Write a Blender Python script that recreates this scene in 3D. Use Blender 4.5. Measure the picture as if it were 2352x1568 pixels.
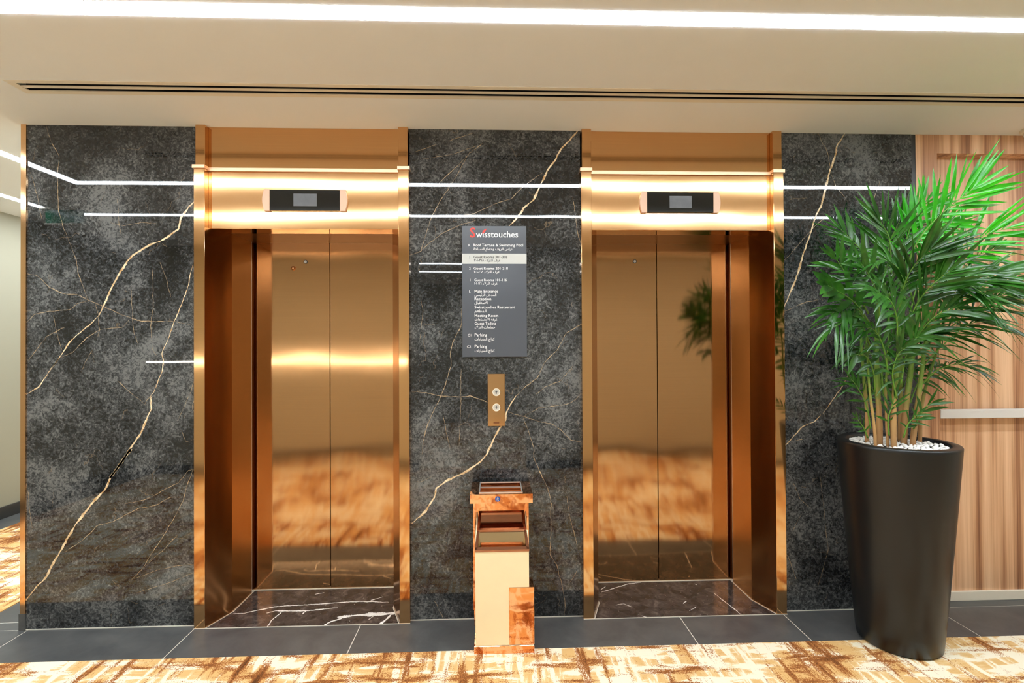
import bpy, bmesh, math, random
from mathutils import Vector, Matrix, noise as mnoise

# ------------------------------------------------------------------ clearing
for o in list(bpy.data.objects):
    bpy.data.objects.remove(o, do_unlink=True)
scene = bpy.context.scene
COL = scene.collection

# ------------------------------------------------------------------ camera
IMG_W, IMG_H, FPX = 2352, 1568, 1158.73
YAW, PITCH, ROLL = math.radians(2.105), math.radians(0.4016), math.radians(-0.2759)
CAM = Vector((0.0, -2.6901, 1.45))
FW = Vector((math.sin(YAW) * math.cos(PITCH), math.cos(YAW) * math.cos(PITCH), math.sin(PITCH)))
_rt = Vector((math.cos(YAW), -math.sin(YAW), 0)); _up = _rt.cross(FW)
RT = _rt * math.cos(ROLL) + _up * math.sin(ROLL)
UP = -_rt * math.sin(ROLL) + _up * math.cos(ROLL)
cam_data = bpy.data.cameras.new('camera'); cam = bpy.data.objects.new('camera', cam_data)
COL.objects.link(cam)
cam_data.sensor_width = 36.0; cam_data.lens = 36.0 * FPX / IMG_W
cam_data.clip_start = 0.02; cam_data.clip_end = 60
m = Matrix.Identity(4)
for i in range(3):
    m[i][0] = RT[i]; m[i][1] = UP[i]; m[i][2] = -FW[i]; m[i][3] = CAM[i]
cam.matrix_world = m
scene.camera = cam

# ------------------------------------------------------------------ world + colour
world = bpy.data.worlds.new('world'); scene.world = world; world.use_nodes = True
bg = world.node_tree.nodes['Background']
bg.inputs[0].default_value = (1.0, 0.93, 0.82, 1); bg.inputs[1].default_value = 0.15
vs = scene.view_settings
vs.view_transform = 'Standard'; vs.look = 'None'; vs.gamma = 1.0; vs.use_curve_mapping = False
vs.exposure = 2.35
LED_POWER = 9.5

def on_plane(x, y, axis, val):
    d = FW + RT * ((x - IMG_W / 2) / FPX) + UP * ((IMG_H / 2 - y) / FPX)
    t = (val - CAM[axis]) / d[axis]
    return CAM + d * t

# ------------------------------------------------------------------ material helpers
def lin(r, g, b):
    f = lambda c: c / 12.92 if c <= 0.04045 else ((c + 0.055) / 1.055) ** 2.4
    return (f(r / 255), f(g / 255), f(b / 255), 1)

class Mat:
    def __init__(s, name, base=(0.8, 0.8, 0.8, 1), rough=0.5, metal=0.0, spec=0.5, **kw):
        s.m = bpy.data.materials.new(name); s.m.use_nodes = True
        s.n = s.m.node_tree.nodes; s.l = s.m.node_tree.links
        s.p = s.n['Principled BSDF']
        s.p.inputs['Base Color'].default_value = base
        s.p.inputs['Roughness'].default_value = rough
        s.p.inputs['Metallic'].default_value = metal
        s.p.inputs['Specular IOR Level'].default_value = spec
        for k, v in kw.items():
            s.p.inputs[k.replace('_', ' ')].default_value = v
    def node(s, t, **kw):
        n = s.n.new(t)
        for k, v in kw.items(): setattr(n, k, v)
        return n
    def link(s, a, b): s.l.new(a, b)
    def coords(s, scale=(1, 1, 1), rot=(0, 0, 0)):
        tc = s.node('ShaderNodeTexCoord'); mp = s.node('ShaderNodeMapping')
        mp.inputs['Scale'].default_value = scale; mp.inputs['Rotation'].default_value = rot
        s.link(tc.outputs['Object'], mp.inputs['Vector']); return mp.outputs[0]
    def noise(s, scale, vec, detail=4, rough=0.6, dist=0.0):
        n = s.node('ShaderNodeTexNoise'); n.inputs['Scale'].default_value = scale
        n.inputs['Detail'].default_value = detail; n.inputs['Roughness'].default_value = rough
        n.inputs['Distortion'].default_value = dist
        s.link(vec, n.inputs['Vector']); return n.outputs['Fac']
    def ramp(s, fac, stops, interp='LINEAR'):
        r = s.node('ShaderNodeValToRGB'); r.color_ramp.interpolation = interp
        e = r.color_ramp.elements
        while len(e) < len(stops): e.new(0.5)
        for el, (p, c) in zip(e, stops):
            el.position = p; el.color = c if len(c) == 4 else (*c, 1)
        s.link(fac, r.inputs[0]); return r.outputs[0]
    def math(s, op, a, b=None, c=None):
        n = s.node('ShaderNodeMath', operation=op)
        for i, v in enumerate((a, b, c)):
            if v is None: continue
            if isinstance(v, (int, float)): n.inputs[i].default_value = v
            else: s.link(v, n.inputs[i])
        return n.outputs[0]
    def mix(s, fac, a, b, blend='MIX'):
        n = s.node('ShaderNodeMix', data_type='RGBA', blend_type=blend)
        for sock, v in ((n.inputs[0], fac), (n.inputs[6], a), (n.inputs[7], b)):
            if isinstance(v, (int, float)): sock.default_value = v
            elif isinstance(v, tuple): sock.default_value = v
            else: s.link(v, sock)
        return n.outputs[2]
    def bump(s, h, strength, dist=0.01):
        b = s.node('ShaderNodeBump'); b.inputs['Strength'].default_value = strength
        b.inputs['Distance'].default_value = dist
        s.link(h, b.inputs['Height']); s.link(b.outputs[0], s.p.inputs['Normal'])
    def base(s, c): s.link(c, s.p.inputs['Base Color'])

G = lambda v: (v, v, v, 1)

def mk_marble():
    M = Mat('polished_dark_marble', rough=0.018, spec=0.62)
    v = M.coords()
    cloud = M.noise(2.2, v, 5, 0.62, 0.6)
    fleck = M.noise(34, v, 7, 0.74, 1.6)
    fine = M.noise(95, v, 4, 0.7, 0.8)
    a = M.math('MULTIPLY_ADD', cloud, 0.58, M.math('MULTIPLY', fleck, 0.62))
    a = M.math('ADD', a, M.math('MULTIPLY', fine, 0.34))
    c = M.ramp(a, [(0.60, (0.0045, 0.0048, 0.005)), (0.715, (0.017, 0.018, 0.0185)), (0.80, (0.056, 0.059, 0.062)),
                   (0.88, (0.15, 0.153, 0.152))])
    # faint pale hairlines of the stone itself
    w = M.node('ShaderNodeTexVoronoi', feature='DISTANCE_TO_EDGE'); w.inputs['Scale'].default_value = 3.1
    dv = M.node('ShaderNodeVectorMath', operation='MULTIPLY_ADD')
    nz = M.node('ShaderNodeTexNoise'); nz.inputs['Scale'].default_value = 5; nz.inputs['Detail'].default_value = 5
    M.link(v, nz.inputs['Vector']); M.link(nz.outputs['Color'], dv.inputs[0])
    dv.inputs[1].default_value = (0.22, 0.22, 0.22); M.link(v, dv.inputs[2])
    M.link(dv.outputs[0], w.inputs['Vector'])
    hair = M.math('LESS_THAN', w.outputs['Distance'], 0.0035)
    hm = M.math('MULTIPLY', hair, M.math('GREATER_THAN', M.noise(7, v, 3), 0.56))
    c = M.mix(M.math('MULTIPLY', hm, 0.45), c, (0.22, 0.16, 0.10, 1))
    M.base(c)
    wob = M.noise(2.2, v, 2)
    M.bump(wob, 0.02, 0.02)
    return M.m

def mk_vein(name, a, b, rough=0.09):
    M = Mat(name, rough=rough, spec=0.6)
    v = M.coords()
    c = M.ramp(M.noise(38, v, 4, 0.65), [(0.35, a), (0.62, b)])
    M.base(c); return M.m

def mk_bronze(name, base, rough=0.24, aniso=0.75, wav=0.05, scratch=0.003):
    M = Mat(name, base=base, rough=rough, metal=1.0)
    v = M.coords()
    streak = M.noise(1.0, M.coords((2.2, 2.2, 420)), 3, 0.6)
    M.base(M.mix(streak, tuple(c * 0.90 for c in base[:3]) + (1,), tuple(min(1, c * 1.07) for c in base[:3]) + (1,)))
    M.p.inputs['Anisotropic'].default_value = aniso
    t = M.node('ShaderNodeTangent', direction_type='UV_MAP')
    M.link(t.outputs[0], M.p.inputs['Tangent'])
    wave = M.noise(1.0, M.coords((1.6, 1.6, 3.4)), 1, 0.4)
    M.bump(M.math('MULTIPLY_ADD', streak, scratch, wave), wav, 0.05)
    return M.m

def mk_copper_polished():
    M = Mat('polished_copper', base=(0.86, 0.42, 0.21, 1), rough=0.05, metal=1.0)
    v = M.coords()
    M.bump(M.noise(9, v, 2, 0.5), 0.06, 0.03)
    return M.m

def mk_carpet():
    M = Mat('patterned_carpet', rough=0.95, spec=0.15)
    v = M.coords()
    # strokes running away from the lift wall (sy) and along it (sx), worn and broken up
    sy = M.noise(1.0, M.coords((19, 2.0, 1)), 5, 0.58, 0.15)
    sx = M.noise(1.0, M.coords((3.2, 16, 1)), 5, 0.58, 0.15)
    sy2 = M.noise(1.0, M.coords((22, 3.2, 1), (0, 0, 0.02)), 4, 0.5, 0.15)
    sx2 = M.noise(1.0, M.coords((5, 19, 1), (0, 0, -0.02)), 4, 0.5, 0.15)
    patch = M.noise(2.4, v, 2, 0.5, 0.2)
    grain = M.noise(210, v, 2, 0.7)
    g = M.math('SUBTRACT', grain, 0.5)
    dark = M.math('ADD', M.math('MINIMUM', sy, sx), M.math('MULTIPLY_ADD', patch, 0.55, M.math('MULTIPLY', g, 0.42)))
    light = M.math('ADD', M.math('MAXIMUM', sy2, sx2), M.math('MULTIPLY_ADD', patch, 0.45, M.math('MULTIPLY', g, 0.10)))
    gold = M.ramp(light, [(0.70, (0.76, 0.47, 0.19)), (0.765, (0.82, 0.57, 0.28)), (0.805, (0.92, 0.83, 0.64))])
    rust = M.ramp(dark, [(0.52, (0.11, 0.042, 0.014)), (0.64, (0.36, 0.125, 0.034)), (0.69, (0.52, 0.21, 0.06))])
    k = M.ramp(dark, [(0.675, (0, 0, 0)), (0.725, (1, 1, 1))])
    c = M.mix(k, rust, gold)
    M.base(c)
    M.bump(grain, 0.35, 0.003)
    return M.m

def mk_wood(name='walnut_veneer'):
    M = Mat(name, rough=0.38, spec=0.4)
    bands = M.noise(1.0, M.coords((17, 17, 0.35)), 2, 0.5, 0.15)
    fibre = M.noise(1.0, M.coords((140, 140, 1.6)), 4, 0.65, 0.3)
    a = M.math('MULTIPLY_ADD', bands, 0.72, M.math('MULTIPLY', fibre, 0.3))
    c = M.ramp(a, [(0.36, lin(138, 92, 66)), (0.45, lin(184, 132, 96)), (0.54, lin(222, 174, 134)), (0.66, lin(242, 200, 162))])
    M.base(c); M.bump(fibre, 0.05, 0.002)
    return M.m

def mk_tile():
    M = Mat('slate_grey_tile', rough=0.36, spec=0.4)
    v = M.coords()
    c = M.ramp(M.noise(6, v, 6, 0.65, 0.4), [(0.3, lin(70, 71, 72)), (0.7, lin(94, 94, 93))])
    M.base(c); M.bump(M.noise(60, v, 4), 0.04, 0.002)
    return M.m

def mk_sill():
    M = Mat('brown_grey_marble_sill', rough=0.10, spec=0.5)
    v = M.coords()
    a = M.noise(14, v, 7, 0.68, 0.8)
    c = M.ramp(a, [(0.35, lin(46, 40, 38)), (0.55, lin(74, 66, 63)), (0.72, lin(112, 102, 98))])
    spot = M.math('GREATER_THAN', M.noise(120, v, 2), 0.73)
    M.base(M.mix(spot, c, lin(205, 200, 196)))
    return M.m

def mk_plain(name, rgb, rough=0.6, grain=0.03, scale=40, spec=0.4, bump=0.0, **kw):
    M = Mat(name, rough=rough, spec=spec, **kw)
    v = M.coords(); c = lin(*rgb)
    f = M.noise(scale, v, 3)
    M.base(M.mix(f, tuple(x * (1 - grain) for x in c[:3]) + (1,), tuple(min(1, x * (1 + grain)) for x in c[:3]) + (1,)))
    if bump: M.bump(f, bump, 0.003)
    return M.m

def mk_emit(name, col, strength):
    M = Mat(name, base=(0.9, 0.9, 0.9, 1))
    M.p.inputs['Emission Color'].default_value = col
    M.p.inputs['Emission Strength'].default_value = strength
    return M.m

def mk_leaf(name, dark, light, trans):
    M = Mat(name, rough=0.27, spec=0.6)
    v = M.coords()
    c = M.ramp(M.noise(11, v, 3, 0.6), [(0.32, dark), (0.68, light)])
    M.base(c)
    tr = M.node('ShaderNodeBsdfTranslucent'); M.link(c, tr.inputs['Color'])
    mx = M.node('ShaderNodeMixShader'); mx.inputs[0].default_value = trans
    out = M.n['Material Output']
    M.link(M.p.outputs[0], mx.inputs[1]); M.link(tr.outputs[0], mx.inputs[2]); M.link(mx.outputs[0], out.inputs['Surface'])
    return M.m

def mk_cane():
    M = Mat('palm_cane', rough=0.45)
    tc = M.node('ShaderNodeTexCoord'); sp = M.node('ShaderNodeSeparateXYZ'); M.link(tc.outputs['Object'], sp.inputs[0])
    z = M.math('MULTIPLY_ADD', M.noise(14, tc.outputs['Object'], 3), 0.30, sp.outputs[2])
    M.base(M.ramp(z, [(0.0, (0.4, 0.25, 0.12)), (1.0, (0.4, 0.25, 0.12))]))
    mr = M.node('ShaderNodeMapRange'); mr.inputs[1].default_value = 1.05; mr.inputs[2].default_value = 1.75
    M.link(z, mr.inputs[0])
    M.base(M.ramp(mr.outputs[0], [(0.0, lin(176, 128, 84)), (0.32, lin(190, 150, 96)), (0.5, lin(120, 150, 60)), (1.0, lin(84, 140, 46))]))
    return M.m

MT = {}
MT['marble'] = mk_marble()
MT['vein'] = mk_vein('gold_vein', lin(176, 132, 80), lin(244, 226, 190))
MT['vein_fine'] = mk_vein('fine_brown_vein', lin(84, 72, 60), lin(196, 172, 138))
MT['vein_white'] = mk_vein('white_vein', lin(225, 222, 218), lin(250, 249, 247))
MT['bronze'] = mk_bronze('brushed_bronze', (0.72, 0.425, 0.20, 1), 0.068, 0.85)
MT['bronze_jamb'] = mk_bronze('brushed_bronze_jamb', (0.60, 0.34, 0.155, 1), 0.20, 0.8)
MT['bronze_lip'] = mk_bronze('satin_rose_bronze', (0.86, 0.58, 0.38, 1), 0.38, 0.2, 0.0)
MT['bronze_trim'] = mk_bronze('bronze_trim', (0.80, 0.49, 0.26, 1), 0.09, 0.7, 0.03)
MT['bronze_door'] = mk_bronze('brushed_bronze_door', (0.58, 0.335, 0.165, 1), 0.066, 0.9, 0.07)
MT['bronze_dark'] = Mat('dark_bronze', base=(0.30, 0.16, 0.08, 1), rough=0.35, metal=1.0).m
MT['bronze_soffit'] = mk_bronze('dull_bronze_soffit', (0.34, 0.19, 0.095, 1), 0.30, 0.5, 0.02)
MT['copper'] = mk_copper_polished()
MT['copper_dark'] = Mat('smoked_copper', base=(0.42, 0.20, 0.13, 1), rough=0.12, metal=1.0).m
MT['tray_gold'] = Mat('polished_tray', base=(0.74, 0.56, 0.36, 1), rough=0.12, metal=1.0).m
MT['tray_blue'] = Mat('tray_floor_blue_reflection', base=(0.50, 0.60, 0.66, 1), rough=0.2, metal=0.9).m  # bluish reflection put into the base colour of the tray floor
MT['rose_cap'] = mk_plain('rose_plastic', (226, 186, 158), 0.35, 0.02)
MT['carpet'] = mk_carpet()
MT['wood'] = mk_wood()
MT['tile'] = mk_tile()
MT['grout'] = mk_plain('pale_grout', (214, 208, 196), 0.8, 0.05, 90)
MT['sill'] = mk_sill()
MT['ceiling'] = mk_plain('ceiling_paint', (238, 239, 240), 0.85, 0.012, 8, bump=0.01)
MT['cream'] = mk_plain('cream_wall_paint', (186, 180, 162), 0.7, 0.012, 20, bump=0.02)
MT['greige'] = mk_plain('pale_greige_paint', (158, 153, 135), 0.7, 0.012, 20, bump=0.02)
MT['base_dark'] = mk_plain('dark_skirting', (52, 52, 52), 0.35, 0.1)
MT['black'] = mk_plain('black_void', (8, 8, 8), 0.9, 0.0)
MT['slot'] = mk_plain('black_slot', (14, 12, 11), 0.8, 0.0)
MT['white_alu'] = mk_plain('painted_aluminium', (232, 222, 204), 0.5, 0.01)
MT['glass_black'] = mk_plain('black_glass', (16, 18, 18), 0.06, 0.1, 8, spec=0.5)
MT['lcd'] = mk_plain('grey_display_screen', (92, 92, 96), 0.18, 0.18, 28)
MT['silver'] = Mat('satin_silver', base=(0.80, 0.79, 0.77, 1), rough=0.32, metal=0.85).m
MT['rail'] = mk_plain('silver_lacquer', (222, 217, 212), 0.35, 0.01, 10)
MT['white_skirt'] = mk_plain('white_skirting', (240, 230, 212), 0.5, 0.01)
MT['sign'] = mk_plain('sign_grey', (78, 82, 90), 0.22, 0.05, 6, spec=0.7)
MT['sign_white'] = mk_plain('sign_white', (196, 196, 192), 0.4, 0.0)
MT['letter_white'] = mk_plain('letter_white', (240, 240, 240), 0.5, 0.0)
MT['letter_dark'] = mk_plain('letter_dark', (30, 30, 32), 0.5, 0.0)
MT['letter_red'] = mk_plain('letter_red', (232, 74, 66), 0.5, 0.0)
MT['bin_cream'] = mk_plain('cream_bin_lacquer', (246, 228, 186), 0.22, 0.04, 14, spec=0.5)
MT['blue'] = mk_plain('blue_sticker', (28, 78, 160), 0.3, 0.05)
MT['planter'] = mk_plain('black_satin_planter', (20, 21, 22), 0.33, 0.06, 5, spec=0.5)
MT['soil'] = mk_plain('dark_soil', (42, 32, 25), 0.95, 0.3)
MT['pebble'] = mk_plain('white_pebble', (244, 240, 234), 0.5, 0.05, 30, bump=0.05)
MT['leaf'] = mk_leaf('palm_leaf_deep_green', (0.011, 0.062, 0.006, 1), (0.046, 0.20, 0.018, 1), 0.20)
MT['leaf_bright'] = mk_leaf('palm_leaf_bright_green', (0.020, 0.32, 0.006, 1), (0.060, 0.56, 0.012, 1), 0.30)  # brighter green used on some of the upper fronds
MT['rachis'] = mk_plain('frond_stalk', (104, 150, 52), 0.45, 0.15, 30)
MT['cane'] = mk_cane()
MT['led'] = mk_emit('led_diffuser', (0.84, 0.935, 1.0, 1), LED_POWER)
MT['led_wall'] = mk_emit('led_wall_line', (1.0, 0.93, 0.82, 1), 6.5)
MT['exit_green'] = mk_plain('exit_sign_green', (40, 118, 84), 0.2, 0.05)

# ------------------------------------------------------------------ mesh helpers
class MB:
    """collects shapes (world coordinates) for one mesh object"""
    def __init__(s): s.v = []; s.f = []; s.smooth = False
    def add(s, vs, fs):
        o = len(s.v); s.v += [tuple(p) for p in vs]; s.f += [tuple(i + o for i in f) for f in fs]; return s
    def box(s, x0, x1, y0, y1, z0, z1):
        return s.add([(x0, y0, z0), (x1, y0, z0), (x1, y1, z0), (x0, y1, z0), (x0, y0, z1), (x1, y0, z1), (x1, y1, z1), (x0, y1, z1)],
                     [(0, 3, 2, 1), (4, 5, 6, 7), (0, 1, 5, 4), (1, 2, 6, 5), (2, 3, 7, 6), (3, 0, 4, 7)])
    def bbox(s, x0, x1, y0, y1, z0, z1, b=0.002, seg=2):
        bm = bmesh.new()
        bmesh.ops.create_cube(bm, size=1.0)
        for v in bm.verts:
            v.co = ((x0 + x1) / 2 + v.co.x * (x1 - x0), (y0 + y1) / 2 + v.co.y * (y1 - y0), (z0 + z1) / 2 + v.co.z * (z1 - z0))
        bmesh.ops.bevel(bm, geom=bm.edges[:], offset=b, segments=seg, affect='EDGES', profile=0.5)
        bm.verts.index_update()
        s.add([v.co for v in bm.verts], [[v.index for v in f.verts] for f in bm.faces]); bm.free(); return s
    def prism_z(s, poly, z0, z1):
        n = len(poly)
        a = sum(poly[i][0] * poly[(i + 1) % n][1] - poly[(i + 1) % n][0] * poly[i][1] for i in range(n))
        if a < 0: poly = poly[::-1]
        return s.add([(x, y, z0) for x, y in poly] + [(x, y, z1) for x, y in poly],
                     [tuple(range(n - 1, -1, -1)), tuple(range(n, 2 * n))] + [(i, (i + 1) % n, n + (i + 1) % n, n + i) for i in range(n)])
    def prism_y(s, poly, y0, y1):   # poly in (x, z)
        n = len(poly)
        a = sum(poly[i][0] * poly[(i + 1) % n][1] - poly[(i + 1) % n][0] * poly[i][1] for i in range(n))
        if a < 0: poly = poly[::-1]
        return s.add([(x, y0, z) for x, z in poly] + [(x, y1, z) for x, z in poly],
                     [tuple(range(n)), tuple(range(2 * n - 1, n - 1, -1))] + [((i + 1) % n, i, n + i, n + (i + 1) % n) for i in range(n)])
    def cyl_y(s, cx, cz, r, y0, y1, n=24):
        return s.prism_y([(cx + r * math.cos(2 * math.pi * i / n), cz + r * math.sin(2 * math.pi * i / n)) for i in range(n)], y0, y1)
    def ring_y(s, cx, cz, r0, r1, y0, y1, n=28):
        vs = []; fs = []
        for i in range(n):
            a = 2 * math.pi * i / n; c, q = math.cos(a), math.sin(a)
            vs += [(cx + r0 * c, y0, cz + r0 * q), (cx + r1 * c, y0, cz + r1 * q), (cx + r1 * c, y1, cz + r1 * q), (cx + r0 * c, y1, cz + r0 * q)]
        for i in range(n):
            j = (i + 1) % n
            for k in range(4):
                fs.append((4 * i + k, 4 * i + (k + 1) % 4, 4 * j + (k + 1) % 4, 4 * j + k))
        return s.add(vs, fs)
    def lathe(s, cx, cy, prof, n=64):   # prof (r, z)
        vs = []; fs = []; k = len(prof)
        for i in range(n):
            a = 2 * math.pi * i / n
            vs += [(cx + r * math.cos(a), cy + r * math.sin(a), z) for r, z in prof]
        for i in range(n):
            j = (i + 1) % n
            for q in range(k - 1):
                fs.append((i * k + q, j * k + q, j * k + q + 1, i * k + q + 1))
        return s.add(vs, fs)
    def tube(s, pts, rad, n=8):
        pts = [Vector(p) for p in pts]; rings = []
        ref = Vector((0.31, 0.95, 0.05))
        for i, p in enumerate(pts):
            t = (pts[min(i + 1, len(pts) - 1)] - pts[max(i - 1, 0)]).normalized()
            a = t.cross(ref).normalized(); b = t.cross(a)
            r = rad[i] if isinstance(rad, (list, tuple)) else rad
            rings.append([p + (a * math.cos(2 * math.pi * k / n) + b * math.sin(2 * math.pi * k / n)) * r for k in range(n)])
        vs = [q for R in rings for q in R]; fs = []
        for i in range(len(pts) - 1):
            for k in range(n):
                fs.append((i * n + k, (i + 1) * n + k, (i + 1) * n + (k + 1) % n, i * n + (k + 1) % n))
        fs.append(tuple(range(n))); fs.append(tuple(range(len(vs) - 1, len(vs) - n - 1, -1)))
        return s.add(vs, fs)
    def mesh(s, name):
        me = bpy.data.meshes.new(name); me.from_pydata(s.v, [], s.f); me.update()
        uv = me.uv_layers.new(name='UVMap')
        for p in me.polygons:
            n = p.normal
            for li in p.loop_indices:
                c = me.vertices[me.loops[li].vertex_index].co
                if abs(n.z) > 0.7: u = (c.y, c.x)
                elif abs(n.x) > abs(n.y): u = (c.z, c.y)
                else: u = (c.z, c.x)
                uv.data[li].uv = u
        if s.smooth:
            for p in me.polygons: p.use_smooth = True
        return me
    def build(s, name, mat, parent=None, smooth=False):
        s.smooth = smooth
        me = s.mesh(name); me.materials.append(MT[mat] if isinstance(mat, str) else mat)
        return link_obj(name, me, parent)

def world_loc(o):
    v = Vector((0, 0, 0))
    while o: v += o.location; o = o.parent
    return v

def link_obj(name, me, parent=None):
    o = bpy.data.objects.new(name, me); COL.objects.link(o)
    if parent is not None:
        o.parent = parent
        # mesh data is in world coordinates: undo the parents' offset
        o.matrix_parent_inverse = Matrix.Translation(-base_of(parent))
    return o

BASES = {}
def base_of(o): return BASES.get(o.name, Vector((0, 0, 0)))

def thing(name, label, cat, loc, group=None):
    o = bpy.data.objects.new(name, None); COL.objects.link(o); o.empty_display_size = 0.1
    o.location = loc; BASES[o.name] = Vector(loc); tag(o, label, cat, group); return o

def tag(o, label, cat, group=None):
    o['label'] = label; o['category'] = cat
    if group: o['group'] = group
    return o

def struct(o): o['kind'] = 'structure'; return o

def text_mesh(body, x, z, y, width=None, size=0.02, right=False, bold=0.0):
    cu = bpy.data.curves.new('lettering', 'FONT'); cu.body = body; cu.size = 1.0; cu.resolution_u = 2
    cu.offset = bold
    tmp = bpy.data.objects.new('tmp', cu)
    me = bpy.data.meshes.new_from_object(tmp)
    bpy.data.objects.remove(tmp); bpy.data.curves.remove(cu)
    xs = [v.co.x for v in me.vertices]; x0, x1 = min(xs), max(xs)
    sc = width / (x1 - x0) if width else size
    for v in me.vertices:
        px = (v.co.x - (x1 if right else x0)) * sc + x; pz = v.co.y * sc + z
        v.co = (px, y, pz)
    me.name = 'lettering'
    return me

# ================================================================== THE ROOM
H = 2.60
X_L, X_R, Y_OPP, Y_END = -4.17, 4.2, -3.2, 6.0
CAR_Y = -0.2813         # edge between tile border and carpet
OX0, OX1 = -0.87, 0.38  # opening in the wall behind the camera

fl = struct(MB().box(X_L - 0.1, X_R + 0.1, -7.0, Y_END, -0.12, -0.001).build('floor', 'grout'))
MB().box(X_L + 0.245, -2.705, CAR_Y, Y_END, -0.012, 0.0035).box(X_L + 0.245, X_R, -6.9, CAR_Y, -0.012, 0.0035).build('carpet', 'carpet', fl)
GAP = 0.0022
def tiles(xs, y0, y1):
    for a, b in zip(xs[:-1], xs[1:]):
        MB().bbox(a + GAP, b - GAP, y0 + GAP, y1 - GAP * 0.3, -0.012, 0.0, 0.0008, 1).build('tile', 'tile', fl)
tiles([-2.705, -2.395, -1.544, -0.697, 0.145, 0.984, 1.547, 2.40, 3.24, 4.08], CAR_Y, -0.002)
tiles([2.334, 3.10, 4.08], -0.002, 0.085)
for y0 in [-0.002, 0.075, 0.93, 1.78, 2.63, 3.48, 4.33, 5.18]:
    y1 = {-0.002: 0.075}.get(y0, y0 + 0.85)
    MB().bbox(-2.705 + GAP, -2.436 - GAP, y0 + GAP, y1 - GAP, -0.012, 0.0, 0.0008, 1).build('tile', 'tile', fl)
for k in range(10):
    y0 = -3.19 + k * 0.9
    MB().bbox(X_L + 0.015, X_L + 0.245 - GAP, y0 + GAP, y0 + 0.9 - GAP, -0.012, 0.0, 0.0008, 1).build('tile', 'tile', fl)

# ---- ceiling (with the slot for the air diffuser left open)
DY0, DY1, DX0, DX1 = -0.452, -0.336, -2.105, 3.35
ce = struct(MB().box(X_L - 0.1, X_R + 0.1, -7.0, DY0, H, H + 0.12)
            .box(X_L - 0.1, DX0, DY0, DY1, H, H + 0.12).box(DX1, X_R + 0.1, DY0, DY1, H, H + 0.12)
            .box(X_L - 0.1, X_R + 0.1, DY1, Y_END, H, H + 0.12).build('ceiling', 'ceiling'))

# ---- walls
EL = [(-0.993, 0.552), (1.0185, 0.549)]     # lift centres and half widths over the frame
core = MB()
edges = [-2.428, EL[0][0] - EL[0][1], EL[0][0] + EL[0][1], EL[1][0] - EL[1][1], EL[1][0] + EL[1][1], 2.331]
for a, b in ((0, 1), (2, 3), (4, 5)):
    core.box(edges[a], edges[b], 0.014, 0.9, 0, H)
core.box(-2.428, -1.545, 0.9, Y_END, 0, H)
for c, hw in EL:
    core.box(c - hw, c + hw, 0.55, 0.9, 0, H).box(c - hw, c + hw, 0.13, 0.55, 2.10, H)
wb = struct(core.build('wall_back', 'cream'))

struct(MB().box(X_L - 0.12, X_L, Y_OPP - 0.1, Y_END, 0, H).build('wall_left', 'greige'))
struct(MB().box(X_L, X_L + 0.014, Y_OPP, Y_END, 0, 0.10).build('baseboard_left', 'base_dark'))
struct(MB().box(X_L, -2.428, Y_END - 0.1, Y_END, 0, H).build('wall_far', 'cream'))
struct(MB().box(X_R, X_R + 0.1, Y_OPP, 0.2, 0, H).build('wall_right', 'cream'))
struct(MB().box(X_L, OX0, Y_OPP - 0.12, Y_OPP, 0, H).box(OX1, X_R, Y_OPP - 0.12, Y_OPP, 0, H).build('wall_opposite', 'cream'))
struct(MB().box(X_L, OX0, Y_OPP, Y_OPP + 0.014, 0, 0.10).box(OX1, X_R, Y_OPP, Y_OPP + 0.014, 0, 0.10).build('baseboard_opposite', 'base_dark'))
struct(MB().box(-2.4, 2.4, -6.9, -6.8, 0, H).box(-2.4, -2.3, -6.8, Y_OPP - 0.12, 0, H).box(2.3, 2.4, -6.8, Y_OPP - 0.12, 0, H).build('wall_hall', 'cream'))

# ---- marble slabs with their veins
random.seed(5)
def Z(ox, oy, s, pts): return [(ox + x / s, oy + y / s) for x, y in pts]
A = lambda *p: Z(0, 250, 2.614, p)          # readings taken on enlarged crops of the photograph
B = lambda *p: Z(0, 1000, 2.7606, p)
C6 = lambda *p: Z(940, 290, 2.8, p)
C7 = lambda *p: Z(940, 840, 2.6125, p)
D3 = lambda *p: Z(1740, 100, 3.843, p)
D7 = lambda *p: Z(1800, 950, 2.538, p)
L1 = lambda *p: Z(50, 780, 4.612, p)
PX = lambda *p: list(p)

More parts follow.
